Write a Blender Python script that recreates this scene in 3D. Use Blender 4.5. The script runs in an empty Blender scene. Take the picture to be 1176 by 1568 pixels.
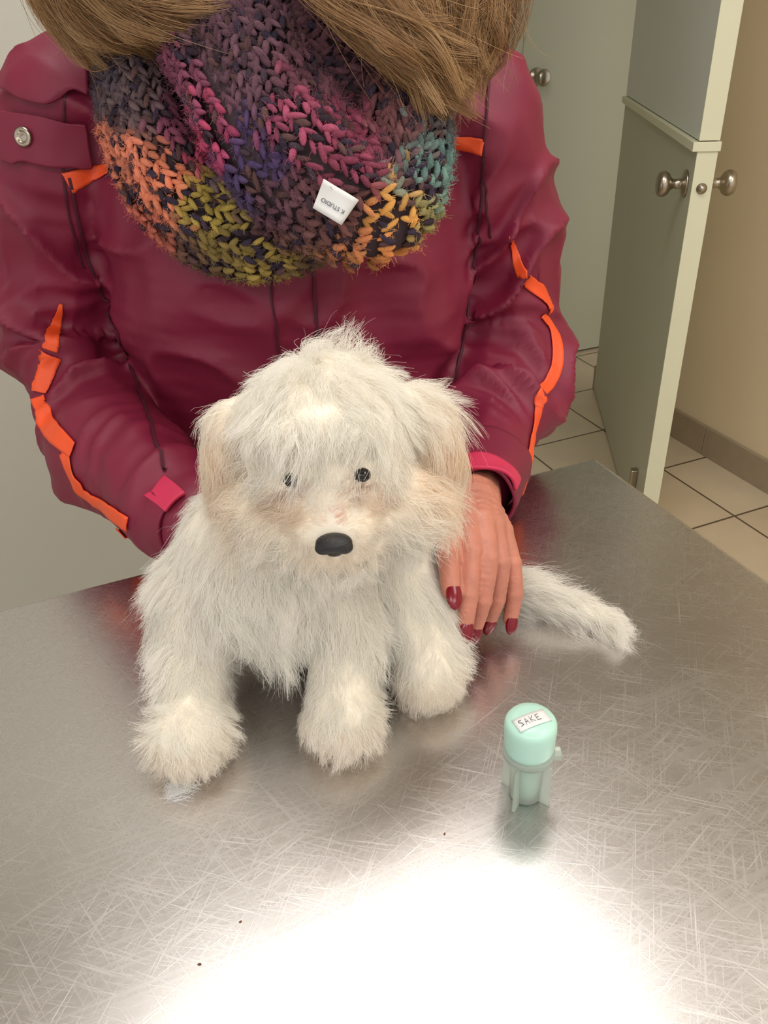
import bpy, bmesh, math, random
import numpy as np
from mathutils import Vector, Matrix, Euler
from mathutils.bvhtree import BVHTree
from mathutils.kdtree import KDTree
R = np.random.RandomState(7); random.seed(7)
scene = bpy.context.scene
scene.view_settings.view_transform = 'Standard'
COL = scene.collection

# ---------------------------------------------------------------- helpers
def lin(r, g, b):
    f = lambda c: (c/255/12.92) if c/255 <= .04045 else ((c/255+.055)/1.055)**2.4
    return (f(r), f(g), f(b), 1)

def mat(name, col, rough=.6, metal=0, noise=None, bump=None, attr=None, **kw):
    m = bpy.data.materials.new(name); m.use_nodes = True
    nt = m.node_tree; b = nt.nodes['Principled BSDF']
    b.inputs['Base Color'].default_value = col
    b.inputs['Roughness'].default_value = rough
    b.inputs['Metallic'].default_value = metal
    for k, v in kw.items(): b.inputs[k.replace('_', ' ')].default_value = v
    tc = nt.nodes.new('ShaderNodeTexCoord')
    if noise:   # (scale, amount)
        n = nt.nodes.new('ShaderNodeTexNoise'); n.inputs['Scale'].default_value = noise[0]; n.inputs['Detail'].default_value = 5
        nt.links.new(tc.outputs['Object'], n.inputs['Vector'])
        mx = nt.nodes.new('ShaderNodeMix'); mx.data_type = 'RGBA'
        mx.inputs[6].default_value = tuple(c*(1-noise[1]) for c in col[:3])+(1,)
        mx.inputs[7].default_value = tuple(min(1, c*(1+noise[1])) for c in col[:3])+(1,)
        nt.links.new(n.outputs[0], mx.inputs[0]); nt.links.new(mx.outputs[2], b.inputs['Base Color'])
    if attr:
        a = nt.nodes.new('ShaderNodeAttribute'); a.attribute_name = attr
        nt.links.new(a.outputs['Color'], b.inputs['Base Color'])
    if bump:    # (scale, strength, distance)
        n = nt.nodes.new('ShaderNodeTexNoise'); n.inputs['Scale'].default_value = bump[0]; n.inputs['Detail'].default_value = 4
        nt.links.new(tc.outputs['Object'], n.inputs['Vector'])
        bp = nt.nodes.new('ShaderNodeBump'); bp.inputs['Strength'].default_value = bump[1]; bp.inputs['Distance'].default_value = bump[2]
        nt.links.new(n.outputs[0], bp.inputs['Height']); nt.links.new(bp.outputs[0], b.inputs['Normal'])
    return m

def empty(name, loc=(0, 0, 0)):
    o = bpy.data.objects.new(name, None); COL.objects.link(o); o.location = loc; o.empty_display_size = .05
    return o

def link(name, me, parent=None, m=None, smooth=True):
    o = bpy.data.objects.new(name, me); COL.objects.link(o)
    if m is not None:
        me.materials.clear(); me.materials.append(m)
    if parent is not None:
        o.parent = parent; o.matrix_parent_inverse = Matrix.Translation(parent.location).inverted()
    if smooth and isinstance(me, bpy.types.Mesh):
        me.polygons.foreach_set('use_smooth', [True]*len(me.polygons))
    return o

def mesh(name, V, F):
    me = bpy.data.meshes.new(name); me.from_pydata([tuple(v) for v in V], [], [tuple(f) for f in F]); me.update(); return me

def box(name, c, s, rz=0, m=None, parent=None, bevel=0.0, rot=None):
    bm = bmesh.new(); bmesh.ops.create_cube(bm, size=1)
    for v in bm.verts: v.co = Vector((v.co.x*s[0], v.co.y*s[1], v.co.z*s[2]))
    if bevel: bmesh.ops.bevel(bm, geom=bm.edges[:], offset=bevel, segments=3, affect='EDGES', profile=.6)
    M = Matrix.Translation(c) @ (rot if rot is not None else Matrix.Rotation(rz, 4, 'Z'))
    bm.transform(M)
    me = bpy.data.meshes.new(name); bm.to_mesh(me); bm.free()
    return link(name, me, parent, m, smooth=False)

def lathe(name, prof, M, m=None, parent=None, n=40):
    V = []; F = []
    for (r, z) in prof:
        for i in range(n):
            t = 2*math.pi*i/n; V.append(M @ Vector((r*math.cos(t), r*math.sin(t), z)))
    for k in range(len(prof)-1):
        for i in range(n):
            j = (i+1) % n; F.append((k*n+i, k*n+j, (k+1)*n+j, (k+1)*n+i))
    F.append(tuple(range(n))[::-1]); F.append(tuple((len(prof)-1)*n+i for i in range(n)))
    return link(name, mesh(name, V, F), parent, m)

def catmull(P, n=8, closed=False):
    P = np.array(P, float); N = len(P); out = []
    rng = range(N) if closed else range(N-1)
    for i in rng:
        if closed: p0, p1, p2, p3 = P[(i-1) % N], P[i], P[(i+1) % N], P[(i+2) % N]
        else: p0, p1, p2, p3 = P[max(i-1, 0)], P[i], P[i+1], P[min(i+2, N-1)]
        for k in range(n):
            t = k/n
            out.append(.5*((2*p1)+(-p0+p2)*t+(2*p0-5*p1+4*p2-p3)*t*t+(-p0+3*p1-3*p2+p3)*t**3))
    if not closed: out.append(P[-1])
    return np.array(out)

def vnoise(P, seed=0.):
    P = np.asarray(P, float); i = np.floor(P); f = P-i; u = f*f*(3-2*f)
    def h(a, b, c):
        s = np.sin((i[:, 0]+a)*127.1+(i[:, 1]+b)*311.7+(i[:, 2]+c)*74.7+seed*17.3)*43758.5453
        return s-np.floor(s)
    x00 = h(0,0,0)*(1-u[:,0])+h(1,0,0)*u[:,0]; x10 = h(0,1,0)*(1-u[:,0])+h(1,1,0)*u[:,0]
    x01 = h(0,0,1)*(1-u[:,0])+h(1,0,1)*u[:,0]; x11 = h(0,1,1)*(1-u[:,0])+h(1,1,1)*u[:,0]
    y0 = x00*(1-u[:,1])+x10*u[:,1]; y1 = x01*(1-u[:,1])+x11*u[:,1]
    return (y0*(1-u[:,2])+y1*u[:,2])*2-1

def ell(bm, c, r, rot=None, sub=3):
    res = bmesh.ops.create_icosphere(bm, subdivisions=sub, radius=1)
    M = Matrix.Translation(c) @ (rot if rot is not None else Matrix.Identity(4)) @ Matrix.Diagonal((r[0], r[1], r[2], 1))
    bmesh.ops.transform(bm, matrix=M, verts=res['verts'])

def chain(bm, pts, n=7, sub=2):
    for p in catmull(pts, n): 
        if len(p) == 4: ell(bm, p[:3], (p[3],)*3, sub=sub)
        else: ell(bm, p[:3], (p[3], p[4], p[5]), sub=sub)

def fuse(name, bm, voxel, iters=6, fac=.5):
    me = bpy.data.meshes.new(name+'_raw'); bm.to_mesh(me); bm.free()
    o = bpy.data.objects.new('tmp', me); COL.objects.link(o)
    a = o.modifiers.new('r', 'REMESH'); a.mode = 'VOXEL'; a.voxel_size = voxel
    s = o.modifiers.new('s', 'SMOOTH'); s.factor = fac; s.iterations = iters
    dg = bpy.context.evaluated_depsgraph_get(); dg.update()
    out = bpy.data.meshes.new_from_object(o.evaluated_get(dg)); out.name = name
    bpy.data.objects.remove(o); bpy.data.meshes.remove(me)
    return out

def verts_np(me):
    a = np.empty(len(me.vertices)*3); me.vertices.foreach_get('co', a); return a.reshape(-1, 3)
def norms_np(me):
    a = np.empty(len(me.vertices)*3); me.vertices.foreach_get('normal', a); return a.reshape(-1, 3)
def set_verts(me, V): me.vertices.foreach_set('co', V.ravel()); me.update()
def bvh_of(me):
    bm = bmesh.new(); bm.from_mesh(me); t = BVHTree.FromBMesh(bm); bm.free(); return t

def sample(me, N):
    me.calc_loop_triangles(); T = np.empty(len(me.loop_triangles)*3, int); me.loop_triangles.foreach_get('vertices', T); T = T.reshape(-1, 3)
    V = verts_np(me); Nn = norms_np(me)
    A, B, C = V[T[:,0]], V[T[:,1]], V[T[:,2]]
    ar = np.linalg.norm(np.cross(B-A, C-A), axis=1); idx = R.choice(len(T), N, p=ar/ar.sum())
    u = R.rand(N); v = R.rand(N); f = u+v > 1; u[f] = 1-u[f]; v[f] = 1-v[f]; w = 1-u-v
    P = A[idx]*w[:,None]+B[idx]*u[:,None]+C[idx]*v[:,None]
    n = Nn[T[idx,0]]*w[:,None]+Nn[T[idx,1]]*u[:,None]+Nn[T[idx,2]]*v[:,None]
    return P, n/np.linalg.norm(n, axis=1)[:,None]

def make_curves(name, PTS, rad, tint, m, parent):
    n, k, _ = PTS.shape
    hc = bpy.data.hair_curves.new(name); hc.add_curves([k]*n)
    hc.attributes['position'].data.foreach_set('vector', PTS.astype(np.float32).ravel())
    ra = hc.attributes.get('radius') or hc.attributes.new('radius', 'FLOAT', 'POINT')
    ra.data.foreach_set('value', np.broadcast_to(rad, (n, k)).astype(np.float32).ravel())
    ta = hc.attributes.new('tint', 'FLOAT_COLOR', 'CURVE')
    ta.data.foreach_set('color', np.concatenate([tint, np.ones((n, 1))], 1).astype(np.float32).ravel())
    hc.materials.append(m)
    o = bpy.data.objects.new(name, hc); COL.objects.link(o)
    if parent is not None: o.parent = parent; o.matrix_parent_inverse = Matrix.Translation(parent.location).inverted()
    return o

def nrm(v): return v/np.maximum(np.linalg.norm(v, axis=-1, keepdims=True), 1e-9)

# ---------------------------------------------------------------- camera
th = math.radians(32); ro = math.radians(2.5)
fwd = Vector((0, math.cos(th), -math.sin(th))); dn = Vector((0, -math.sin(th), -math.cos(th))); X = Vector((1, 0, 0))
rgt = math.cos(ro)*X+math.sin(ro)*dn; dwn = -math.sin(ro)*X+math.cos(ro)*dn
cd = bpy.data.cameras.new('camera'); cd.sensor_fit = 'VERTICAL'; cd.sensor_height = 36; cd.lens = 28; cd.clip_start = .01
cam = bpy.data.objects.new('camera', cd); COL.objects.link(cam)
Mc = Matrix.Identity(4)
for r in range(3): Mc[r][0] = rgt[r]; Mc[r][1] = -dwn[r]; Mc[r][2] = -fwd[r]
Mc[2][3] = 1.35; cam.matrix_world = Mc; scene.camera = cam

# ---------------------------------------------------------------- room frame (table corner, 21.5 deg)
RZ = math.radians(21.5); E1 = Vector((math.cos(RZ), math.sin(RZ), 0)); NN = Vector((-math.sin(RZ), math.cos(RZ), 0)); O = Vector((.25, .82, 0))
def RP(a, b, z=0): return O+E1*a+NN*b+Vector((0, 0, z))
def rbox(name, a0, a1, b0, b1, z0, z1, m, parent=None, bevel=0):
    return box(name, RP((a0+a1)/2, (b0+b1)/2, (z0+z1)/2), (a1-a0, b1-b0, z1-z0), RZ, m, parent, bevel)

m_wallL = mat('wall_paint_grey', lin(188, 187, 178), .7, noise=(3, .03), bump=(250, .08, .001))
m_wallR = mat('wall_paint_beige', lin(226, 208, 176), .7, noise=(3, .03), bump=(250, .08, .001))
m_door = mat('door_paint', lin(188, 188, 166), .45, noise=(4, .03))
m_door2 = mat('door_paint_cool', lin(214, 217, 210), .4, noise=(4, .02))
m_edge = mat('door_edge_cream', lin(218, 217, 190), .45, noise=(8, .03))
m_ceil = mat('ceiling_white', lin(225, 225, 220), .8, noise=(5, .03))
m_base = mat('baseboard_tile', lin(160, 144, 122), .5, noise=(18, .12))
m_nick = mat('satin_nickel', lin(175, 165, 150), .28, 1.0, noise=(30, .05))

# floor tiles
m_floor = bpy.data.materials.new('floor_tile'); m_floor.use_nodes = True
nt = m_floor.node_tree; b = nt.nodes['Principled BSDF']; b.inputs['Roughness'].default_value = .35
tc = nt.nodes.new('ShaderNodeTexCoord'); mp = nt.nodes.new('ShaderNodeMapping'); mp.vector_type = 'TEXTURE'
mp.inputs['Location'].default_value = (.955, 2.36, 0); mp.inputs['Rotation'].default_value = (0, 0, RZ)
br = nt.nodes.new('ShaderNodeTexBrick'); br.offset = 0; br.inputs['Scale'].default_value = 1
br.inputs['Brick Width'].default_value = .335; br.inputs['Row Height'].default_value = .335; br.inputs['Mortar Size'].default_value = .004; br.inputs['Mortar Smooth'].default_value = .2
br.inputs['Color1'].default_value = lin(218, 201, 174); br.inputs['Color2'].default_value = lin(209, 191, 164); br.inputs['Mortar'].default_value = lin(100, 84, 66)
ns = nt.nodes.new('ShaderNodeTexNoise'); ns.inputs['Scale'].default_value = 9; ns.inputs['Detail'].default_value = 6
mx = nt.nodes.new('ShaderNodeMix'); mx.data_type = 'RGBA'; mx.blend_type = 'MULTIPLY'; mx.inputs[0].default_value = .2
nt.links.new(tc.outputs['Object'], mp.inputs[0]); nt.links.new(mp.outputs[0], br.inputs[0]); nt.links.new(tc.outputs['Object'], ns.inputs[0])
nt.links.new(br.outputs[0], mx.inputs[6]); nt.links.new(ns.outputs[0], mx.inputs[7]); nt.links.new(mx.outputs[2], b.inputs[0])
bp = nt.nodes.new('ShaderNodeBump'); bp.inputs['Strength'].default_value = .4; bp.inputs['Distance'].default_value = .002; bp.invert = True
nt.links.new(br.outputs['Fac'], bp.inputs['Height']); nt.links.new(bp.outputs[0], b.inputs['Normal'])
box('floor', (0, 1.2, -.05), (7, 8, .1), 0, m_floor)
box('ceiling', (0, 1.2, 2.65), (7, 8, .1), 0, m_ceil)
rbox('wall_left', -2.6, 0, .85, .95, 0, 2.6, m_wallL)
rbox('wall_partition', -.1, 0, .95, 2.25, 0, 2.6, m_wallL)
rbox('wall_back', -.1, 2.6, 2.25, 2.35, 0, 2.6, m_door)
rbox('wall_right', 1.42, 1.52, -2.2, 1.84, 0, 2.6, m_wallR)
bs = empty('baseboard_right', RP(1.41, 0))
k = 0; bb = -2.15
while bb < 1.8:
    rbox('tile_%d' % k, 1.405, 1.42, bb, min(bb+.332, 1.84), 0, .105, m_base, bs, .0015); bb += .335; k += 1

# closed rear door
d2 = empty('door_2', RP(1.6, 2.22))
rbox('leaf', 1.225, 2.08, 2.215, 2.25, .01, 2.05, m_door, d2, .003)
rbox('jamb_left', 1.14, 1.215, 2.20, 2.25, 0, 2.12, m_door, d2, .003)
rbox('jamb_right', 2.09, 2.165, 2.20, 2.25, 0, 2.12, m_door, d2, .003)
def knob(parent, base, axis, s=1.0, nm='knob'):
    q = Vector((0, 0, 1)).rotation_difference(axis).to_matrix().to_4x4()
    M = Matrix.Translation(base) @ q
    prof = [(.030, 0), (.031, .003), (.027, .007), (.012, .010), (.0105, .028), (.014, .034), (.024, .040), (.0285, .048), (.029, .056), (.025, .064), (.014, .068), (.001, .069)]
    lathe(nm, [(r*s, z*s) for r, z in prof], M, m_nick, parent)
knob(d2, RP(1.285, 2.215, 1.13), -NN)

# open dutch door
near = Vector((.735, 1.92, 0)); far = Vector((.885, 3.03, 0)); dv = (far-near); L = dv.length; dv.normalize(); dr = Vector((dv.y, -dv.x, 0))
d1 = empty('door_1', near); TH = .045
def dbox(nm, s0, s1, t0, t1, z0, z1, m, bev=.002):
    Mr = Matrix((dv.to_3d(), dr.to_3d(), Vector((0, 0, 1)))).transposed().to_4x4()
    return box(nm, near+dv*(s0+s1)/2+dr*(t0+t1)/2+Vector((0, 0, (z0+z1)/2)), (s1-s0, t1-t0, z1-z0), 0, m, d1, bev, rot=Mr)
dbox('lower_leaf', .002, L, .0, TH, .012, 1.065, m_door)
dbox('upper_leaf', .002, L, .0, TH, 1.085, 2.05, m_door2)
dbox('lower_leaf_edge', 0, .004, .0, TH, .012, 1.065, m_edge, 0.001)
dbox('upper_leaf_edge', 0, .004, .0, TH, 1.085, 2.05, m_edge, 0.001)
dbox('ledge', -.004, L, -.012, TH+.004, 1.063, 1.083, m_edge)
knob(d1, near+dv*.065+Vector((0, 0, .985)), -dr)
knob(d1, near+dv*.065+dr*TH+Vector((0, 0, .985)), dr, nm='knob_outer')
lathe('latch_plate', [(.012, 0), (.012, .002), (.009, .003), (.007, .010), (.001, .011)], Matrix.Translation(near+dr*.022+Vector((0, 0, .985))) @ Vector((0, 0, 1)).rotation_difference(-dv).to_matrix().to_4x4(), m_nick, d1, 24)
dbox('floor_bolt', .10, .125, -.02, 0, .10, .19, m_nick, .004)
dbox('floor_bolt_slide', .104, .121, -.014, -.004, .05, .12, m_nick, .002)

# ---------------------------------------------------------------- ceiling lights and an added fill panel
def emis(name, col, s):
    m = bpy.data.materials.new(name); m.use_nodes = True; nt = m.node_tree; nt.nodes.remove(nt.nodes['Principled BSDF'])
    e = nt.nodes.new('ShaderNodeEmission'); e.inputs[0].default_value = col; e.inputs[1].default_value = s
    nt.links.new(e.outputs[0], nt.nodes['Material Output'].inputs[0]); return m
m_em = emis('lamp_diffuser', (1, .965, .91, 1), 8.2)
m_fr = mat('lamp_frame_white', lin(235, 235, 235), .4, noise=(5, .02))
def panel(name, cx, cy, sx, sy):
    e = empty(name, (cx, cy, 2.59)); Rm = Matrix.Rotation(RZ, 4, 'Z'); c = Vector((cx, cy, 2.59))
    box('diffuser', c, (sx, sy, .012), RZ, m_em, e)
    for i, (dx, dy, w, h) in enumerate([(0, sy/2+.015, sx+.06, .03), (0, -sy/2-.015, sx+.06, .03), (sx/2+.015, 0, .03, sy), (-sx/2-.015, 0, .03, sy)]):
        box('frame_%d' % i, c+Rm @ Vector((dx, dy, -.005)), (w, h, .03), RZ, m_fr, e)
panel('ceiling_light', -.01, .86, 1.02, .6)
panel('ceiling_light.001', -.6, -1.3, 1.2, .6)
panel('ceiling_light.002', 1.0, -1.3, 1.2, .6)
panel('added_fill_panel', 1.1, .2, .6, 1.0)  # unseen fill panel, added to brighten the right wall and vial
w = bpy.data.worlds.new('world'); scene.world = w; w.use_nodes = True
w.node_tree.nodes['Background'].inputs[0].default_value = (1, .97, .93, 1); w.node_tree.nodes['Background'].inputs[1].default_value = .90

# ---------------------------------------------------------------- steel table
m_st = bpy.data.materials.new('brushed_stainless_steel'); m_st.use_nodes = True; nt = m_st.node_tree; b = nt.nodes['Principled BSDF']
b.inputs['Metallic'].default_value = 1; b.inputs['Base Color'].default_value = lin(206, 202, 201)
tc = nt.nodes.new('ShaderNodeTexCoord'); prev = None
for rz, sc, sd in [(RZ, (4, 420, 1), 0), (RZ+.9, (16, 820, 1), 3), (RZ-.7, (18, 760, 1), 7), (RZ+1.9, (14, 840, 1), 11), (RZ+2.6, (22, 900, 1), 17), (RZ+.35, (16, 720, 1), 23)]:
    mp = nt.nodes.new('ShaderNodeMapping'); mp.inputs['Rotation'].default_value = (0, 0, -rz)
    mp2 = nt.nodes.new('ShaderNodeMapping'); mp2.inputs['Scale'].default_value = sc; mp2.inputs['Location'].default_value = (sd, sd, 0)
    n = nt.nodes.new('ShaderNodeTexNoise'); n.inputs['Scale'].default_value = 1; n.inputs['Detail'].default_value = 3
    nt.links.new(tc.outputs['Object'], mp.inputs[0]); nt.links.new(mp.outputs[0], mp2.inputs[0]); nt.links.new(mp2.outputs[0], n.inputs[0])
    if sd:
        pw = nt.nodes.new('ShaderNodeMapRange'); pw.inputs[1].default_value = .54; pw.inputs[2].default_value = .95
    else:
        pw = nt.nodes.new('ShaderNodeMapRange'); pw.inputs[1].default_value = .3; pw.inputs[2].default_value = .7; pw.inputs[4].default_value = .22
    nt.links.new(n.outputs[0], pw.inputs[0])
    if prev is None: prev = pw.outputs[0]
    else:
        mm = nt.nodes.new('ShaderNodeMath'); mm.operation = 'MAXIMUM'; nt.links.new(prev, mm.inputs[0]); nt.links.new(pw.outputs[0], mm.inputs[1]); prev = mm.outputs[0]
big = nt.nodes.new('ShaderNodeTexNoise'); big.inputs['Scale'].default_value = 7; big.inputs['Detail'].default_value = 3; nt.links.new(tc.outputs['Object'], big.inputs[0])
ad = nt.nodes.new('ShaderNodeMath'); ad.operation = 'MULTIPLY_ADD'; ad.inputs[1].default_value = .12
nt.links.new(big.outputs[0], ad.inputs[0])
mr = nt.nodes.new('ShaderNodeMapRange'); mr.inputs[3].default_value = .17; mr.inputs[4].default_value = .42
nt.links.new(prev, mr.inputs[0]); nt.links.new(mr.outputs[0], ad.inputs[2]); nt.links.new(ad.outputs[0], b.inputs['Roughness'])
bp = nt.nodes.new('ShaderNodeBump'); bp.inputs['Strength'].default_value = .14; bp.inputs['Distance'].default_value = .0002
nt.links.new(prev, bp.inputs['Height']); nt.links.new(bp.outputs[0], b.inputs['Normal'])
tb = empty('stainless_steel_exam_table', RP(-.6, -.3, 0))
rbox('top', -1.25, 0, -.60, 0, .862, .90, m_st, tb, .005)
rbox('under_frame', -1.15, -.1, -.52, -.08, .80, .862, m_st, tb, .004)
rbox('pedestal', -.80, -.45, -.42, -.18, .05, .80, m_st, tb, .01)
rbox('foot_plate', -1.0, -.25, -.52, -.08, 0, .05, m_st, tb, .01)

# ---------------------------------------------------------------- woman : body, trousers
woman = empty('woman', (-.088, .87, 0))
m_skin = mat('skin', lin(190, 122, 102), .5, noise=(70, .22), bump=(220, .55, .0013), Subsurface_Weight=.15, Subsurface_Radius=(.01, .004, .002), Subsurface_Scale=.4)
m_jk = mat('jacket_fabric', lin(122, 21, 54), .56, noise=(14, .10), bump=(900, .2, .0003))
m_or = mat('orange_piping', lin(238, 84, 34), .5, noise=(40, .06))
m_seam = mat('jacket_seam', lin(74, 13, 36), .7, noise=(40, .1))
m_pk = mat('cuff_strap_pink', lin(200, 44, 84), .6, noise=(60, .1))
m_tr = mat('trousers_dark', lin(30, 32, 42), .8, noise=(30, .1))
m_boot = mat('boot_leather', lin(35, 28, 24), .5, noise=(30, .1))
bm = bmesh.new()
chain(bm, [(-.085, .90, .80, .165, .12, .08), (-.085, .90, .72, .17, .125, .08)], 4, 3)
for sx in (-1, 1):
    cx = -.085+sx*.085
    chain(bm, [(cx, .90, .74, .088), (cx+sx*.01, .89, .45, .058), (cx+sx*.012, .92, .30, .054), (cx+sx*.012, .92, .09, .042)], 16, 2)
link('trousers', fuse('trousers', bm, .008, 8), woman, m_tr)
bm = bmesh.new()
for sx in (-1, 1):
    cx = -.085+sx*.097
    chain(bm, [(cx, .93, .12, .045), (cx, .93, .05, .042), (cx, .88, .038, .036), (cx+sx*.01, .80, .036, .034)], 8, 2)
me = fuse('boots', bm, .006, 5); V = verts_np(me); V[:, 2] = np.maximum(V[:, 2], 0.0); set_verts(me, V)
link('boots', me, woman, m_boot)

# ---- jacket
armL = [(-.205, .865, 1.295, .052), (-.28, .86, 1.278, .066), (-.317, .868, 1.22, .070), (-.345, .875, 1.13, .071), (-.356, .868, 1.04, .070), (-.318, .80, .992, .066), (-.268, .725, .975, .060), (-.212, .655, .975, .050), (-.175, .605, .978, .042)]
armR = [(.04, .872, 1.275, .05), (.102, .87, 1.262, .062), (.126, .882, 1.20, .066), (.143, .892, 1.12, .067), (.152, .892, 1.035, .066), (.139, .825, .985, .062), (.114, .74, .970, .056), (.092, .665, .975, .047), (.083, .630, .978, .041)]
bm = bmesh.new()
tors = [(-.085, .90, .70, .205, .135, .05), (-.085, .895, .85, .198, .135, .06), (-.088, .885, 1.0, .200, .135, .06), (-.09, .87, 1.12, .198, .135, .06), (-.088, .862, 1.22, .188, .125, .06), (-.088, .865, 1.285, .14, .10, .05), (-.088, .87, 1.34, .085, .08, .04)]
chain(bm, tors, 7, 3)
chain(bm, armL, 7, 2); chain(bm, armR, 7, 2)
jme = fuse('jacket_shell', bm, .0042, 8)
V = verts_np(jme); Nn = norms_np(jme)
def segfield(V, pts):
    P = catmull(pts, 6)[:, :3]; acc = 0; best = np.full(len(V), 9.); s = np.zeros(len(V))
    for i in range(len(P)-1):
        a, b_ = P[i], P[i+1]; d = b_-a; l = np.linalg.norm(d); t = np.clip(((V-a)@d)/(l*l), 0, 1)
        dist = np.linalg.norm(V-(a+t[:, None]*d), axis=1); m_ = dist < best; best[m_] = dist[m_]; s[m_] = acc+t[m_]*l; acc += l
    return best, s, acc
def ridge(q, seed, p=1.6): return (1-np.abs(vnoise(q, seed)))**p*2-1
disp = np.zeros(len(V)); wa = vnoise(V*11, 1); wb = vnoise(V*7, 2)
aw = np.zeros(len(V))
for k, arm in enumerate((armL, armR)):
    dist, s, tot = segfield(V, arm[1:])
    w_ = np.clip((.088-dist)/.02, 0, 1)*np.clip(s/.06, 0, 1)
    sg = -1 if k == 0 else 1
    ang = V[:, 0]*sg*10+V[:, 1]*4
    q = np.stack([s*17+ang+wa*1.1, V[:, 2]*5+wb, V[:, 1]*5], 1); r1 = ridge(q, 3+k, 2.4)
    q2 = np.stack([s*30-ang*1.6+wa*1.3, V[:, 1]*8, V[:, 2]*7], 1); r2 = ridge(q2, 9+k, 2.0)
    outer = np.clip(1-np.maximum(0, Nn[:, 0]*sg-.45)*1.6, .15, 1)
    elbow = .65+1.05*np.exp(-((s-.27)/.12)**2)
    msk = .55+.45*vnoise(V*14, 31)
    disp += w_*elbow*(.0130*r1+.0105*r2*msk*outer); aw = np.maximum(aw, w_)
tw = 1-aw
q = np.stack([V[:, 0]*13+wa*.9, V[:, 1]*5, V[:, 2]*3.5], 1); r1 = ridge(q, 21, 1.8)
q = np.stack([V[:, 0]*9+V[:, 2]*20+wb*.8, V[:, 1]*5, V[:, 2]*9-V[:, 0]*14], 1); r2 = ridge(q, 25, 2.2)
disp += tw*(.0070*r1+.0060*r2)
V2 = V+Nn*disp[:, None]; set_verts(jme, V2)
jk = empty('winter_jacket', (-.088, .87, .7))
o = link('shell', jme, jk, m_jk); s_ = o.modifiers.new('s', 'SMOOTH'); s_.iterations = 2
jb = bvh_of(jme)
EYE0 = Vector((0, 0, 1.35))
def onto(p):   # drop a guide point onto the cloth from the front
    p = Vector(p); d = (p-EYE0).normalized(); h = jb.ray_cast(EYE0, d)
    if h[0] is not None and (h[0]-p).length < .15: return h[0], h[1]
    h = jb.find_nearest(p); return h[0], h[1]

def ribbon(name, pts, wid, m, off=.0022, parent=None, n=10, thick=.001):
    P = catmull(pts, n); K = len(P)
    wid = np.interp(np.linspace(0, 1, K), np.linspace(0, 1, len(wid)), wid) if hasattr(wid, '__len__') else np.full(K, wid)
    S = [onto(p) for p in P]; L = np.array([s[0][:] for s in S])
    for _ in range(2): L[1:-1] = L[1:-1]*.5+(L[:-2]+L[2:])*.25
    S = [jb.find_nearest(Vector(p))[:2] for p in L]
    V = []; F = []; C = 7
    for i in range(K):
        t = (S[min(i+1, K-1)][0]-S[max(i-1, 0)][0]).normalized(); sd = t.cross(S[i][1]).normalized()
        for c in range(C):
            f = (c/(C-1)-.5)*wid[i]; l2, n2, _, _ = jb.find_nearest(S[i][0]+sd*f+S[i][1]*.002); V.append(l2+n2*off)
    for i in range(K-1):
        for c in range(C-1): F.append((i*C+c, i*C+c+1, (i+1)*C+c+1, (i+1)*C+c))
    o = link(name, mesh(name, V, F), parent or jk, m)
    sm = o.modifiers.new('t', 'SOLIDIFY'); sm.thickness = thick; sm.offset = 0
    return o
def patch(name, c4, m, off=.004, n=26, parent=None, thick=.003):
    a, b_, c, d = [np.array(onto(p)[0][:]) for p in c4]; V = []; F = []
    for i in range(n):
        for j in range(n):
            u, v = i/(n-1), j/(n-1); p = (a*(1-u)+b_*u)*(1-v)+(d*(1-u)+c*u)*v
            l, nn, _, _ = jb.find_nearest(Vector(p)); V.append(l+nn*off)
    for i in range(n-1):
        for j in range(n-1): F.append((i*n+j, (i+1)*n+j, (i+1)*n+j+1, i*n+j+1))
    o = link(name, mesh(name, V, F), parent or jk, m)
    s1 = o.modifiers.new('s', 'SMOOTH'); s1.iterations = 4
    sm = o.modifiers.new('t', 'SOLIDIFY'); sm.thickness = thick; sm.offset = 0
    return o
ribbon('piping_sleeve_right_upper', [(.142, .84, 1.150), (.156, .84, 1.114), (.178, .84, 1.09), (.190, .84, 1.072)], [.003, .012, .016, .014], m_or)
ribbon('piping_sleeve_right_elbow', [(.180, .84, 1.068), (.198, .85, 1.04), (.200, .84, 1.008), (.185, .83, .979), (.178, .82, .968)], [.006, .013, .014, .014, .008], m_or)
ribbon('piping_sleeve_right_lower', [(.180, .82, .972), (.168, .79, .952), (.156, .75, .932), (.14, .71, .922)], [.008, .009, .014, .010], m_or)
ribbon('piping_sleeve_left_top', [(-.312, .79, 1.117), (-.326, .79, 1.09), (-.335, .79, 1.070)], [.003, .013, .017], m_or)
ribbon('piping_sleeve_left_upper', [(-.341, .80, 1.062), (-.352, .80, 1.042), (-.364, .80, 1.020)], [.023, .022, .019], m_or)
ribbon('piping_sleeve_left_mid', [(-.366, .80, 1.014), (-.356, .78, .997), (-.345, .77, .985), (-.322, .75, .974)], [.014, .019, .020, .015], m_or)
ribbon('piping_sleeve_left_low', [(-.332, .75, .972), (-.310, .71, .952), (-.285, .69, .943), (-.250, .66, .936)], [.012, .018, .018, .015], m_or)
ribbon('piping_sleeve_left_cuff', [(-.258, .66, .928), (-.242, .64, .915), (-.222, .62, .908)], [.012, .016, .016], m_or)
ribbon('piping_chest_left', [(-.275, .78, 1.230), (-.252, .77, 1.238), (-.228, .76, 1.243)], [.020, .014, .008], m_or)
ribbon('piping_chest_right', [(.07, .78, 1.252), (.105, .79, 1.243)], .014, m_or)
ribbon('seam_left', [(-.272, .78, 1.235), (-.262, .75, 1.167), (-.245, .74, 1.10), (-.233, .73, 1.03), (-.22, .72, .93)], .003, m_seam)
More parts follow.
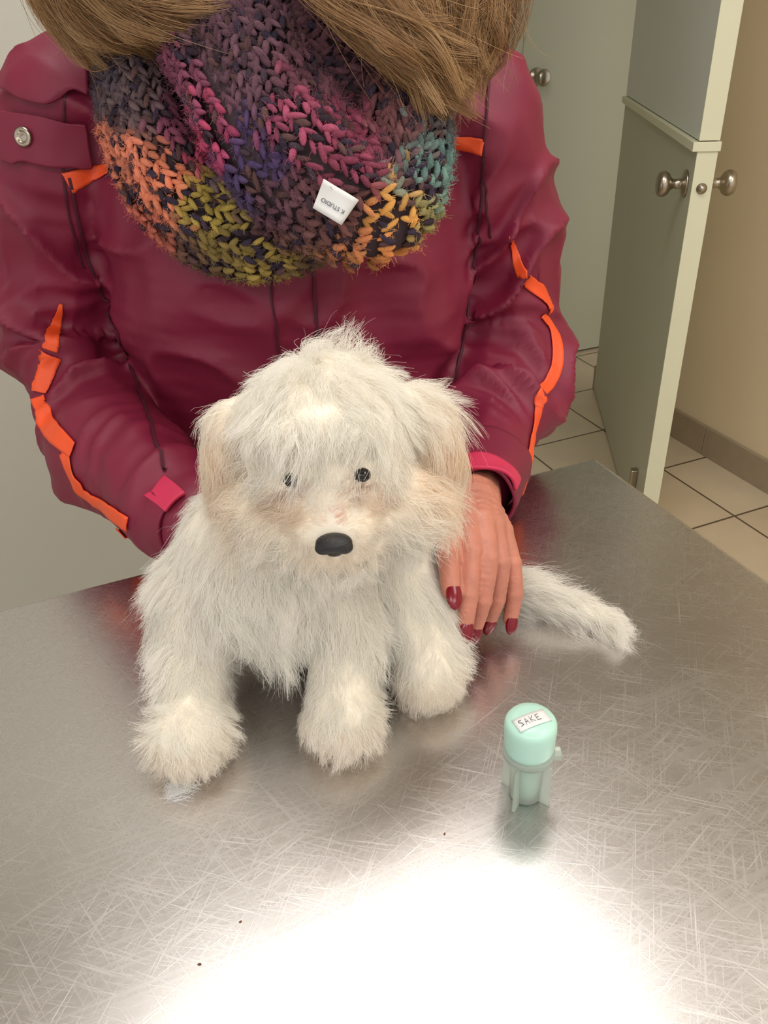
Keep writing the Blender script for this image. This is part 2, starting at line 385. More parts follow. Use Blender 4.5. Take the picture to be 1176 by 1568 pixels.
ribbon('seam_right', [(.106, .79, 1.235), (.101, .77, 1.19), (.09, .75, 1.11), (.076, .74, 1.03), (.07, .73, .95)], .003, m_seam)
ribbon('zip_placket', [(-.054, .71, 1.22), (-.054, .71, 1.1), (-.054, .71, .95), (-.054, .72, .8)], .003, m_seam)
ribbon('placket_edge', [(-.09, .71, 1.22), (-.092, .71, 1.1), (-.094, .71, .95)], .002, m_seam)
ribbon('sleeve_seam_left', [(-.262, .80, 1.31), (-.285, .80, 1.23), (-.283, .79, 1.15)], .002, m_seam)
ribbon('sleeve_seam_right', [(.11, .80, 1.31), (.107, .80, 1.23), (.115, .80, 1.16)], .002, m_seam)
patch('snap_flap', [(-.333, .80, 1.292), (-.235, .75, 1.284), (-.24, .75, 1.247), (-.338, .80, 1.25)], m_jk, off=.007)
patch('collar_flap', [(-.315, .82, 1.345), (-.22, .78, 1.345), (-.235, .76, 1.296), (-.325, .80, 1.302)], m_jk, off=.008)
l, nn = onto((-.302, .79, 1.268))
q = Vector((0, 0, 1)).rotation_difference(nn).to_matrix().to_4x4()
lathe('snap_button', [(.0085, 0), (.0085, .002), (.007, .0032), (.005, .003), (.0045, .0012), (.003, .001), (.001, .002)], Matrix.Translation(l+nn*.0095) @ q, m_nick, jk, 28)
# cuffs
def tube(name, P, m, parent, n=48, th_=.003, a0=0, a1=2*math.pi):
    P = np.array(P); V = []; F = []; full = a1-a0 > 6.2; nn_ = n if full else n+1
    for i, p in enumerate(P):
        t = Vector(P[min(i+1, len(P)-1)][:3]-P[max(i-1, 0)][:3]).normalized(); s = t.cross(Vector((0, 0, 1))).normalized(); u = s.cross(t)
        for k in range(nn_):
            a = a0+(a1-a0)*k/n; rr = p[3]*(1+.05*math.sin(3*a+1.2)+.03*math.sin(5*a+i*.3)); V.append(Vector(p[:3])+s*math.cos(a)*rr+u*math.sin(a)*rr*.9)
    for i in range(len(P)-1):
        for k in range(n):
            j = (k+1) % nn_; F.append((i*nn_+k, i*nn_+j, (i+1)*nn_+j, (i+1)*nn_+k))
    o = link(name, mesh(name, V, F), parent, m); sm = o.modifiers.new('t', 'SOLIDIFY'); sm.thickness = th_; sm.offset = 0
    return o
tube('cuff_right', catmull([(.098, .675, .974, .046), (.087, .640, .978, .043), (.081, .612, .982, .038), (.079, .592, .985, .036)], 5), m_jk, jk)
tube('cuff_strap_right', catmull([(.0828, .618, .981, .0415), (.080, .602, .983, .0398), (.079, .590, .985, .0388)], 4), m_pk, jk, a0=.9, a1=2.75)
tube('cuff_left', catmull([(-.215, .66, .975, .047), (-.19, .625, .977, .044), (-.172, .60, .98, .040), (-.160, .585, .982, .037)], 5), m_jk, jk)
tube('cuff_strap_left', catmull([(-.180, .612, .979, .0440), (-.168, .596, .981, .0415), (-.158, .582, .982, .0395)], 4), m_pk, jk, a0=.75, a1=1.35)

# ---- hands
m_nail = mat('nail_varnish_red', lin(122, 12, 32), .2, noise=(80, .08))
def hand(tag, palm, fingers, nails_up):
    bm = bmesh.new()
    for c in palm: chain(bm, c, 6, 2)
    for f in fingers:
        chain(bm, f, 7, 2)
        for j in (1, 2): ell(bm, f[j][:3], (f[j][3]*1.08,)*3, sub=2)
    link('hand_'+tag, fuse('hand_'+tag, bm, .0014, 2), woman, m_skin)
    for i, f in enumerate(fingers):
        tip = Vector(f[-1][:3]); d = (tip-Vector(f[-2][:3])).normalized(); up = Vector(nails_up); up = (up-d*up.dot(d)).normalized(); s = d.cross(up)
        Mr = Matrix((s, d, up)).transposed().to_4x4(); r = f[-1][3]
        bm = bmesh.new(); ell(bm, tip+up*r*.60+d*r*.45, (r*.80, r*1.45, r*.46), Mr, 3)
        me = bpy.data.meshes.new('n'); bm.to_mesh(me); bm.free(); link('nail_%s_%d' % (tag, i), me, woman, m_nail)
hand('right', [[(.086, .65, .978, .026), (.081, .61, .984, .025), (.077, .58, .990, .024)],
               [(.078, .59, .994, .020), (.070, .548, .996, .0130)], [(.078, .59, .994, .020), (.079, .546, .996, .0130)],
               [(.080, .59, .992, .020), (.088, .547, .990, .0125)], [(.082, .59, .988, .018), (.096, .550, .982, .0115)], [(.078, .575, .985, .019), (.075, .552, .984, .015)], [(.072, .59, .99, .018), (.060, .565, .99, .014)]],
     [[(.058, .565, .992, .0125), (.051, .530, .998, .0105), (.048, .500, .993, .0092), (.0485, .480, .976, .0080)],
      [(.069, .546, .999, .0115), (.066, .510, .991, .0098), (.062, .486, .968, .0084), (.0585, .474, .947, .0073)],
      [(.079, .544, .998, .0115), (.079, .510, .984, .0098), (.074, .494, .956, .0084), (.068, .490, .931, .0073)],
      [(.088, .546, .990, .0110), (.091, .520, .972, .0092), (.088, .510, .944, .0080), (.083, .510, .922, .0070)],
      [(.096, .550, .983, .0105), (.103, .532, .962, .0086), (.1045, .520, .940, .0076), (.101, .512, .920, .0066)]], (.25, -.88, .35))
hand('left', [[(-.185, .62, .98, .026), (-.165, .59, .985, .024), (-.14, .575, .99, .022)], [(-.16, .585, .99, .02), (-.12, .56, 1.0, .014)], [(-.16, .585, .985, .02), (-.125, .565, .975, .014)]],
     [[(-.13, .585, 1.01, .012), (-.10, .58, 1.035, .0105), (-.08, .565, 1.045, .009)],
      [(-.12, .56, 1.005, .011), (-.095, .545, 1.01, .0095), (-.07, .535, 1.0, .008)],
      [(-.122, .562, .99, .011), (-.10, .545, .99, .0095), (-.075, .53, .985, .008)],
      [(-.125, .565, .975, .011), (-.105, .548, .97, .009), (-.08, .535, .965, .0075)],
      [(-.13, .57, .962, .010), (-.115, .555, .95, .008), (-.095, .545, .94, .007)]], (-.6, -.5, .5))

# ---- head
bm = bmesh.new()
chain(bm, [(-.088, .87, 1.30, .055), (-.088, .845, 1.38, .053), (-.087, .82, 1.44, .055)], 6, 2)
ell(bm, (-.085, .80, 1.52), (.072, .090, .092)); ell(bm, (-.085, .755, 1.455), (.054, .055, .060)); ell(bm, (-.085, .722, 1.402), (.026, .024, .022))
ell(bm, (-.085, .703, 1.475), (.012, .020, .014)); chain(bm, [(-.085, .718, 1.515, .008), (-.085, .70, 1.485, .009)], 5, 2)
chain(bm, [(-.105, .711, 1.437, .005), (-.085, .703, 1.440, .007), (-.065, .711, 1.437, .005)], 6, 2)
for sx in (-1, 1):
    ell(bm, (-.085+sx*.033, .728, 1.465), (.024, .022, .024)); ell(bm, (-.085+sx*.03, .722, 1.53), (.022, .012, .008)); ell(bm, (-.085+sx*.074, .81, 1.48), (.010, .018, .030))
link('head', fuse('head', bm, .004, 4), woman, m_skin)
m_eye = mat('eye_white', lin(235, 232, 225), .2, noise=(20, .02)); m_iris = mat('iris_dark', lin(40, 30, 22), .1, noise=(200, .2)); m_lip = mat('lips', lin(165, 70, 75), .4, noise=(80, .1))
for sx in (-1, 1):
    for nm, r, dy, mm_ in (('eyeball', .0115, 0, m_eye), ('iris', .006, -.0066, m_iris)):
        bm = bmesh.new(); ell(bm, (-.085+sx*.03, .719+dy, 1.505), (r, r, r*.8)); me = bpy.data.meshes.new(nm); bm.to_mesh(me); bm.free(); link(nm+('_l' if sx < 0 else '_r'), me, woman, mm_)
bm = bmesh.new(); chain(bm, [(-.106, .706, 1.436, .003), (-.085, .697, 1.440, .006), (-.064, .706, 1.436, .003)], 8, 2); me = bpy.data.meshes.new('lips'); bm.to_mesh(me); bm.free(); link('lips', me, woman, m_lip)

# ---- blonde hair
def attr_mat(name, rough, trans=0.0, spec=.3):
    m = bpy.data.materials.new(name); m.use_nodes = True; nt = m.node_tree; b = nt.nodes['Principled BSDF']
    a = nt.nodes.new('ShaderNodeAttribute'); a.attribute_name = 'tint'
    b.inputs['Roughness'].default_value = rough; b.inputs['Specular IOR Level'].default_value = spec
    nt.links.new(a.outputs['Color'], b.inputs['Base Color'])
    if trans:
        t = nt.nodes.new('ShaderNodeBsdfTranslucent'); mx = nt.nodes.new('ShaderNodeMixShader'); mx.inputs[0].default_value = trans
        nt.links.new(a.outputs['Color'], t.inputs[0]); nt.links.new(b.outputs[0], mx.inputs[1]); nt.links.new(t.outputs[0], mx.inputs[2])
        nt.links.new(mx.outputs[0], nt.nodes['Material Output'].inputs[0])
    return m
m_hair = attr_mat('blonde_hair', .35, .15, .6)
def bez(P, K):
    n, c, _ = P.shape; t = np.linspace(0, c-1.0001, K); i = t.astype(int); f = (t-i)[None, :, None]
    p1 = P[:, i]; p2 = P[:, i+1]; p0 = P[:, np.maximum(i-1, 0)]; p3 = P[:, np.minimum(i+2, c-1)]
    return .5*((2*p1)+(-p0+p2)*f+(2*p0-5*p1+4*p2-p3)*f*f+(-p0+3*p1-3*p2+p3)*f**3)
def hairmass(N, side):
    nc = N//60; K = 22
    def ctrl(u, v):
        o = 0*u
        top = np.stack([-.085+side*(.01+.035*v), .79+.04*v-.03*u, 1.612-.004*u], 1)
        temple = np.stack([-.085+side*(.083+.012*v), .745+.09*u, 1.54+o], 1)
        if side < 0:
            jaw = np.stack([-.190-.02*v-.02*u, .735+.05*u, 1.45+o], 1)
            low = np.stack([-.185-.065*u, .705+.05*u-.015*(1-v), 1.402+o], 1)
            mid = np.stack([-.160-.095*u, .690+.06*u+.012*v, 1.370-.002*u], 1)
            end = np.stack([-.115-.125*u, .700+.06*u+.02*v, 1.346+.013*(1-u)], 1)
            tip = np.stack([-.070-.145*u, .715+.06*u+.03*v, 1.345+.012*(1-u)], 1)
        else:
            jaw = np.stack([-.030+.10*u, .705+.05*u, 1.44+o], 1)
            low = np.stack([-.040+.142*u, .665+.06*u, 1.392+o], 1)
            mid = np.stack([-.020+.130*u, .655+.055*u, 1.358-.002*u], 1)
            end = np.stack([.018+.080*u, .660+.045*u, 1.330+.0*u], 1)
            tip = np.stack([.056+.030*u, .676+.028*u, 1.308+.008*u], 1)
        return np.stack([top, temple, jaw, low, mid, end, tip], 1)
    gu, gv = R.rand(nc), R.rand(nc); G = ctrl(gu, gv)
    G[:, 2:] += R.normal(0, .005, (nc, 1, 3)); G[:, 5:] += R.normal(0, .007, (nc, 1, 3)); G[:, 6] += R.normal(0, .009, (nc, 3))
    idx = R.randint(0, nc, N); sp = np.array([1, 1, 1.2, 1.2, 1, .7, .35])[None, :, None]
    C = G[idx]+R.normal(0, .0034, (N, 1, 3))*sp+R.normal(0, .0012, (N, 7, 3)); PT = bez(C, K)
    ln = 1-.18*R.rand(N)**2; tt = np.linspace(0, 1, K)[None]*ln[:, None]*(K-1); i0 = np.minimum(tt.astype(int), K-2); f = (tt-i0)[..., None]
    PT = np.take_along_axis(PT, i0[..., None], 1)*(1-f)+np.take_along_axis(PT, i0[..., None]+1, 1)*f
    fly = R.rand(N) < .03; PT[fly] += (np.linspace(0, 1, K)[None, :, None]**3)*R.normal(0, .016, (fly.sum(), 1, 3))
    base = np.array(lin(164, 124, 80)[:3]); hi = np.array(lin(204, 170, 124)[:3]); lo = np.array(lin(90, 60, 38)[:3])
    k = (R.rand(nc)[idx]*.65+R.rand(N)*.35)[:, None]
    T = np.where(k < .5, lo+(base-lo)*k*2, base+(hi-base)*(k-.5)*2)
    return PT, T, K
def hairback(N):
    nc = N//40; a = R.rand(nc)*math.pi*1.25-math.pi*.125; hc_ = np.array([-.085, .80, 1.52])
    ca, sa = np.cos(a), np.sin(a); r = R.rand(nc)
    G = np.stack([np.stack([hc_[0]+.02*ca, .80+.02*sa, 1.612+0*a], 1), np.stack([hc_[0]+.082*ca, .80+.10*sa, 1.54+0*a], 1),
                  np.stack([hc_[0]+.095*ca, .82+.11*sa, 1.44+0*a], 1), np.stack([hc_[0]+.13*ca, .86+.12*sa, 1.37+0*a], 1), np.stack([hc_[0]+.15*ca, .87+.13*sa, 1.31-.03*r], 1)], 1)
    idx = R.randint(0, nc, N); C = G[idx]+R.normal(0, .005, (N, 1, 3))+R.normal(0, .002, (N, 5, 3)); PT = bez(C, 12)
    base = np.array(lin(146, 110, 70)[:3]); return PT, base*(.6+.8*R.rand(N, 1))
for nm, sd in (('hair_left', -1), ('hair_right', 1)):
    PT, T, K = hairmass(15000, sd); make_curves(nm, PT, np.linspace(.00022, .00010, K)[None], T, m_hair, woman)
PT, T = hairback(8000); make_curves('hair_back', PT, np.linspace(.0003, .00015, 12)[None], T, m_hair, woman)

# ---------------------------------------------------------------- knitted scarf
scarf = empty('knitted_scarf', (-.088, .85, 1.3))
m_knit = mat('knit_yarn', (.5, .5, .5, 1), .9, attr='tint', bump=(1400, .8, .0010), Specular_IOR_Level=.1)
m_under = mat('scarf_backing', lin(66, 50, 56), .9, noise=(200, .3))
blobs = [(-.225, 1.325, (80, 72, 84)), (-.19, 1.30, (108, 90, 94)), (-.20, 1.25, (216, 134, 108)), (-.175, 1.235, (232, 142, 110)), (-.19, 1.20, (196, 112, 94)), (-.155, 1.185, (112, 84, 72)),
         (-.135, 1.215, (176, 154, 80)), (-.13, 1.185, (140, 122, 72)), (-.09, 1.165, (168, 146, 80)), (-.05, 1.165, (112, 92, 70)), (-.125, 1.275, (176, 72, 104)), (-.145, 1.29, (132, 76, 98)),
         (-.085, 1.265, (84, 68, 108)), (-.10, 1.245, (86, 70, 106)), (-.07, 1.23, (106, 74, 84)), (-.045, 1.285, (164, 82, 108)), (-.015, 1.265, (142, 70, 92)), (-.03, 1.315, (108, 74, 84)),
         (-.09, 1.325, (110, 80, 92)), (.025, 1.285, (124, 82, 86)), (.045, 1.25, (106, 134, 130)), (.06, 1.235, (112, 144, 136)), (.06, 1.285, (106, 100, 102)), (.055, 1.21, (156, 150, 98)), (.022, 1.215, (212, 158, 86)),
         (.02, 1.195, (216, 144, 86)), (-.01, 1.20, (190, 122, 82)), (-.045, 1.20, (126, 90, 82)), (-.03, 1.225, (110, 76, 80)), (-.015, 1.18, (184, 130, 84))]
BP = np.array([[b_[0], b_[1]] for b_ in blobs]); BC = np.array([lin(*b_[2])[:3] for b_ in blobs])
DK = [np.array(lin(*c)[:3]) for c in ((72, 58, 68), (100, 74, 74), (66, 56, 72))]
def unit_leg():
    bm = bmesh.new(); bmesh.ops.create_uvsphere(bm, u_segments=7, v_segments=6, radius=1)
    V = np.array([v.co[:] for v in bm.verts]); F = [[v.index for v in f.verts] for f in bm.faces]; bm.free(); return V, F
UV_, UF_ = unit_leg()
fz_roots = []; fz_n = []; fz_c = []; fz_t = []
def loop(name, ctrl):
    C = catmull(ctrl, 40, closed=True); P = C[:, :3]
    d = np.linalg.norm(np.roll(P, -1, 0)-P, axis=1); cs = np.concatenate([[0], np.cumsum(d)]); tot = cs[-1]
    Cc = np.vstack([C, C[:1]])
    def at(s): return np.array([np.interp(s, cs, Cc[:, k]) for k in range(5)]).T
    ST = .0080; rows = int(tot/ST)
    S = np.arange(rows)*tot/rows; A = at(S); Pn = at((S+.004) % tot)[:, :3]; Pp = at((S-.004) % tot)[:, :3]
    T = nrm(Pn-Pp); cen = np.array([-.088, .87, 1.27]); out = A[:, :3]-cen; out[:, 2] *= .5; out[:, 2] += .01
    N_ = nrm(out-(out*T).sum(1)[:, None]*T); B = np.cross(T, N_)
    wmean = A[:, 3].max(); h = A[:, 4].max(); per = math.pi*(3*(wmean+h)-math.sqrt((3*wmean+h)*(wmean+3*h))); cols = int(per/.0100)
    ph = np.linspace(0, 2*math.pi, 400); ex = wmean*np.cos(ph); ey = h*np.sin(ph); al = np.concatenate([[0], np.cumsum(np.hypot(np.diff(ex), np.diff(ey)))])
    phis = np.interp(np.arange(cols)/cols*al[-1], al, ph)
    VV = []; FF = []; CC = []; cnt = 0
    for i in range(rows):
        p, t, n_, b_ = A[i, :3], T[i], N_[i], B[i]; w_, h_ = A[i, 3], A[i, 4]
        for j, f in enumerate(phis):
            f = f+.07*math.sin(S[i]*25+j)
            c, s = math.cos(f), math.sin(f)
            fold = 1+.09*math.sin(3*f+S[i]*14)+.08*math.sin(5*f-S[i]*9)
            q = p+(b_*w_*c+n_*h_*s)*fold; nn = b_*c/w_+n_*s/h_; nn /= np.linalg.norm(nn); tt = np.cross(nn, t); tt /= np.linalg.norm(tt)
            dd = ((BP-[q[0], q[2]])**2).sum(1); wt = np.exp(-dd/.00030); wt = wt/wt.sum() if wt.sum() > 1e-12 else np.eye(len(BP))[np.argmin(dd)]
            bc0 = BC[R.choice(len(BP), p=wt)]*.6+(wt@BC)*.4
            if q[1] > .82: bc0 = BC[R.randint(len(BC))]
            for sg in (-1, 1):
                r_ = R.rand(); col = bc0*(.75+.6*R.rand())
                if r_ < .28: col = DK[R.randint(3)]*(.7+.6*R.rand())
                ax = nrm(t*1.0+tt*sg*(.45+.35*R.rand())+nn*.15+R.normal(0, .14, 3)); sd_ = nrm(np.cross(nn, ax)); un = np.cross(ax, sd_)
                cc = q+tt*sg*.0025+R.normal(0, .0010, 3)+nn*.0006
                L_ = .0068*(.8+.45*R.rand()); wd = .0027*(.75+.45*R.rand())
                vv = cc+UV_[:, 2:3]*ax*L_+UV_[:, 0:1]*sd_*wd+UV_[:, 1:2]*un*wd+(UV_[:, 2:3]**2)*(-nn*.0016)
                VV.append(vv); FF.extend([[k+cnt for k in f_] for f_ in UF_]); cnt += len(UV_); CC.append(np.repeat([col], len(UV_), 0))
                if q[1] < .83:
                    for _ in range(8): fz_roots.append(cc+ax*L_*(R.rand()*1.4-.7)+nn*wd*.8+sd_*wd*(R.rand()-.5)*1.4); fz_n.append(nn); fz_c.append(col); fz_t.append(ax)
    V = np.vstack(VV); me = mesh(name, V, FF); ca = me.color_attributes.new('tint', 'FLOAT_COLOR', 'POINT')
    ca.data.foreach_set('color', np.hstack([np.vstack(CC), np.ones((len(V), 1))]).astype(np.float32).ravel()); link(name, me, scarf, m_knit)
    V = []; F = []; nseg = 24
    for i in range(rows):
        for k in range(nseg):
            a = 2*math.pi*k/nseg; V.append(A[i, :3]+(B[i]*A[i, 3]*math.cos(a)+N_[i]*A[i, 4]*math.sin(a))*.88)
    for i in range(rows):
        for k in range(nseg):
            i2 = (i+1) % rows; k2 = (k+1) % nseg; F.append((i*nseg+k, i*nseg+k2, i2*nseg+k2, i2*nseg+k))
    link(name+'_lining', mesh(name+'_lining', V, F), scarf, m_under)
loop('outer_drape', [(-.205, .80, 1.325, .040, .024), (-.186, .745, 1.260, .044, .026), (-.150, .720, 1.212, .044, .026), (-.095, .708, 1.194, .041, .026), (-.03, .712, 1.214, .036, .022), (.020, .74, 1.245, .034, .02),
                      (.040, .80, 1.30, .034, .02), (.02, .91, 1.35, .036, .02), (-.088, .95, 1.37, .036, .02), (-.19, .90, 1.36, .036, .02)])
loop('inner_drape', [(-.122, .75, 1.372, .040, .024), (-.092, .700, 1.322, .047, .028), (-.064, .668, 1.272, .052, .031), (-.030, .650, 1.240, .049, .031), (.008, .650, 1.224, .043, .029), (.030, .682, 1.257, .039, .025), (.037, .75, 1.315, .035, .02),
                     (.03, .86, 1.37, .036, .02), (-.088, .92, 1.39, .036, .02), (-.165, .86, 1.385, .036, .02)])
loop('neck_roll', [(-.15, .79, 1.365, .04, .018), (-.118, .735, 1.345, .045, .018), (-.055, .712, 1.318, .05, .018), (.01, .722, 1.330, .045, .018), (.035, .79, 1.36, .036, .018), (-.01, .88, 1.38, .034, .018), (-.09, .915, 1.385, .034, .018), (-.15, .86, 1.38, .034, .018)])
fr = np.array(fz_roots); fn_ = np.array(fz_n); fc = np.array(fz_c); ft = np.array(fz_t); t = np.linspace(0, 1, 4)[None, :, None]
dr_ = nrm(fn_*.45+ft*R.choice([-1, 1], (len(fr), 1))*.7+R.normal(0, .45, fr.shape)); PT = fr[:, None]+dr_[:, None]*t*(.002+.006*R.rand(len(fr), 1, 1))+R.normal(0, .0004, (len(fr), 4, 3))
make_curves('yarn_fuzz', PT, np.full((1, 4), .00010), fc*1.15, attr_mat('yarn_fuzz', .8), scarf)
# tag
m_tag = mat('woven_label_white', lin(220, 220, 220), .6, noise=(80, .03)); m_ink = mat('ink_dark', lin(80, 82, 92), .6, noise=(50, .1))
Mt = Matrix.Translation((-.026, .604, 1.236)) @ Euler((math.radians(75), math.radians(32), math.radians(-6)), 'XYZ').to_matrix().to_4x4()
V = []; F = []
for i in range(9):
    for j in range(7):
        u, v = i/8-.5, j/6-.5; V.append(Mt @ Vector((u*.026*(1+.2*v), v*.021, .0035*math.sin(u*5)+.004*v*v)))
for i in range(8):
    for j in range(6): F.append((i*7+j, (i+1)*7+j, (i+1)*7+j+1, i*7+j+1))
o = link('care_label', mesh('care_label', V, F), scarf, m_tag); s_ = o.modifiers.new('t', 'SOLIDIFY'); s_.thickness = .0006
def text(name, s, size, M, m, parent, warp=None):
    cu = bpy.data.curves.new('t', 'FONT'); cu.body = s; cu.size = size; cu.align_x = 'CENTER'; cu.align_y = 'CENTER'; cu.extrude = .0001
    o = bpy.data.objects.new('t', cu); COL.objects.link(o); dg = bpy.context.evaluated_depsgraph_get(); dg.update()
    me = bpy.data.meshes.new_from_object(o.evaluated_get(dg)); bpy.data.objects.remove(o)
    if warp:
        for v in me.vertices: v.co = warp(v.co)
    me.transform(M)
    return link(name, me, parent, m, smooth=False)
def twarp(c):
    x_, y_ = -c.x, -c.y-.002; return Vector((x_, y_, c.z+.0035*math.sin(x_/.026*5)+.004*(y_/.021)**2))
text('label_print', 'K STUDIO', .0042, Mt @ Matrix.Translation((0, 0, .0006)), m_ink, scarf, warp=twarp)

# ---------------------------------------------------------------- puppy
pup = empty('maltese_puppy', (-.06, .5, .9))
bm = bmesh.new()
hz = .007
HC = np.array([-.037, .478, 1.106+hz])
ell(bm, (-.083, .492, 1.0), (.073, .063, .074)); ell(bm, (-.131, .487, .985), (.034, .042, .048)); ell(bm, (-.055, .492, 1.05), (.060, .050, .05))
chain(bm, [(-.075, .51, 1.0, .070), (-.022, .55, .985, .068), (.000, .568, .968, .058)], 5, 3)
ell(bm, (-.09, .57, .955), (.04, .045, .045))
chain(bm, [(-.133, .480, .99, .038), (-.144, .450, .958, .028), (-.1455, .420, .932, .0235), (-.1435, .397, .9245, .0262)])
chain(bm, [(-.046, .475, .990, .034), (-.034, .452, .960, .027), (-.036, .426, .935, .0235), (-.036, .409, .924, .0255)])
chain(bm, [(-.006, .54, .955, .046), (.012, .505, .960, .034), (.027, .470, .937, .026), (.030, .447, .923, .0235)])
chain(bm, [(-.08, .57, .94, .040), (-.11, .545, .925, .022), (-.12, .52, .92, .018)])
chain(bm, [(.045, .590, .930, .018), (.08, .575, .918, .014), (.135, .548, .914, .011), (.184, .515, .911, .007)])
ell(bm, HC, (.058, .058, .054)); ell(bm, (-.034, .447, 1.093+hz), (.050, .037, .036)); ell(bm, (-.032, .425, 1.071+hz), (.030, .022, .020)); ell(bm, (-.034, .432, 1.056+hz), (.037, .023, .019))
ell(bm, (-.074, .450, 1.068+hz), (.031, .029, .030)); ell(bm, (.008, .450, 1.068+hz), (.031, .029, .030))
ell(bm, (-.034, .438, 1.127+hz), (.036, .0185, .018))
ell(bm, (-.101, .478, 1.094+hz), (.020, .022, .040), Matrix.Rotation(math.radians(8), 4, 'Y')); ell(bm, (-.086, .485, 1.112+hz), (.027, .022, .022))
ell(bm, (.034, .480, 1.092+hz), (.021, .022, .040), Matrix.Rotation(math.radians(-12), 4, 'Y')); ell(bm, (.018, .487, 1.112+hz), (.027, .022, .022))
bme = fuse('body', bm, .0030, 8)
V = verts_np(bme); V[:, 2] = np.maximum(V[:, 2], .9015); set_verts(bme, V)
m_pskin = mat('puppy_skin', lin(240, 230, 214), .8, noise=(90, .03), bump=(500, .3, .001))
link('body', bme, pup, m_pskin)
EYL = np.array([-.0545, .4190, 1.107+hz]); EYR = np.array([-.0125, .4195, 1.108+hz]); NOSE = np.array([-.031, .3980, 1.073+hz])

def lay(n, d, lift):   # comb direction d flat on the surface, raised by lift
    t = d-(d*n).sum(1)[:, None]*n; return nrm(nrm(t)+n*lift)
def furfield(P, n):
    N = len(P); x, y, z = P.T; o = 0*x
    vec = lambda a, b, c: np.stack([a+o, b+o, c+o], 1)
    head = (np.linalg.norm((P-HC)/[1.10, 1, .98], axis=1) < .088) & (z > 1.045+hz)
    D = lay(n, vec(.25*np.tanh((x+.085)/.03), -.15, -1), .42); Lh = np.full(N, .021)
    chest = (y < .47) & (z < 1.05) & (z > .955); Lh[chest] = .028
    leg = (z < .962) & (y < .50); D[leg] = lay(n[leg], vec(0, -.1, -1)[leg], .48); Lh[leg] = .018
    paw = (z < .935) & (y < .47); D[paw] = nrm(n[paw]*.6+vec(0, -.30, -.50)[paw]); Lh[paw] = .0150
    rump = (x > -.02) & (y > .5) & ~head & (z < 1.05); D[rump] = lay(n[rump], vec(.25, -.2, -.9)[rump], .30); Lh[rump] = .017
    tail = (x > .062) & (z < .955) & (y > .495); D[tail] = nrm(np.array([.82, -.5, 0.])+n[tail]*.40); Lh[tail] = .038
    h = head
    cr = np.array([-.036, .500, 1.168+hz]); D[h] = lay(n[h], (P-cr)[h]*[.8, 1, 1]+np.array([0, 0, -.03]), .32); Lh[h] = .025
    top = h & (z > 1.140+hz) & (np.abs(x+.036) < .040); Lh[top] = .022; D[top] = nrm(D[top]+n[top]*.22)
    crown = top & (z > 1.150+hz) & (x > -.050) & (x < .014) & (y < .515); cl = crown & (vnoise(P*90, 44) > .0)
    D[cl] = nrm(n[cl]*.4+np.array([.22, .05, .95])); Lh[cl] = .033*(.7+.5*R.rand(cl.sum()))
    face = h & (y < .462) & (z < 1.122+hz)
    fd = np.stack([(x+.033)*24, -.1+o, -.75+(.35*np.exp(-((x+.033)/.012)**2))], 1)
    D[face] = lay(n[face], fd[face], .36); Lh[face] = np.clip(.012+np.abs(x[face]+.033)*.34, .012, .027)
    brow = h & (y < .46) & (z > 1.112+hz) & (z < 1.152+hz) & (np.abs(x+.034) < .042); D[brow] = lay(n[brow], np.stack([(x+.034)*4+vnoise(P*60, 12)*.45, -.3+o, -1+o], 1)[brow], .38); Lh[brow] = .026
    dn_ = np.linalg.norm(P-NOSE, axis=1); mz = h & (dn_ < .040)
    D[mz] = lay(n[mz], nrm(P[mz]-(NOSE+[0, 0, .012]))+np.array([0, 0, -.25]), .38); Lh[mz] = np.clip(.004+(dn_[mz]-.008)*.62, .004, .022)
    bridge = h & (np.abs(x+.033) < .011) & (z > 1.074+hz) & (z < 1.106+hz) & (y < .44); D[bridge] = lay(n[bridge], np.stack([np.sign(x+.033)*.5, o, .5+o], 1)[bridge], .35); Lh[bridge] = .010
    ear = ((x < -.088) | (x > .022)) & (z > 1.040+hz) & (z < 1.150+hz) & (np.abs(y-.480) < .045)
    D[ear] = lay(n[ear], np.stack([np.sign(x+.035)*.20, o, -1+o], 1)[ear], .22); Lh[ear] = .027
    de = np.minimum(np.linalg.norm((P-EYL)*[1, 1, 1.1], axis=1), np.linalg.norm((P-EYR)*[1, 1, 1.1], axis=1))
    near_eye = h & (de < .012) & (z < EYL[2]-.001); Lh[near_eye] = np.minimum(Lh[near_eye], .007)
    keep = (de > .0048) & (dn_ > .0120) & (z > .903)
    W_ = np.array([.955, .935, .885]); BE = np.array(lin(242, 214, 180)[:3]); ST = np.array(lin(176, 134, 108)[:3]); PK = np.array(lin(238, 192, 182)[:3])
    T = np.tile(W_, (N, 1))
    def mixin(wt, c_):
        nonlocal T
        wt = np.clip(wt, 0, 1)[:, None]; T = T*(1-wt)+c_*wt
    nz = .5+.5*vnoise(P*45, 5)
    earw = np.exp(-((x-.042)/.024)**2-((z-1.09-hz)/.036)**2)*1.0+np.exp(-((x+.105)/.022)**2-((z-1.09-hz)/.036)**2)*.85
    mixin(h*earw*(.40+.45*nz), BE)
    for e in (EYL, EYR):
        q_ = (P-(e+np.array([0, 0, -.020])))/[.020, .04, .014]; mixin(np.exp(-(q_**2).sum(1))*.45, BE)
        q_ = (P-(e+np.array([.004 if e[0] < -.03 else -.004, 0, -.005])))/[.0075, .03, .008]; mixin(np.exp(-(q_**2).sum(1))*.9, ST)
    q_ = (P-(NOSE+np.array([0, 0, .014])))/[.005, .02, .007]; mixin(np.exp(-(q_**2).sum(1))*.8, PK)
    q_ = (P-(NOSE+np.array([0, 0.01, -.016])))/[.03, .03, .012]; mixin(np.exp(-(q_**2).sum(1))*.25, BE)
    mixin(paw*.15, BE)
    return D, Lh, T, keep
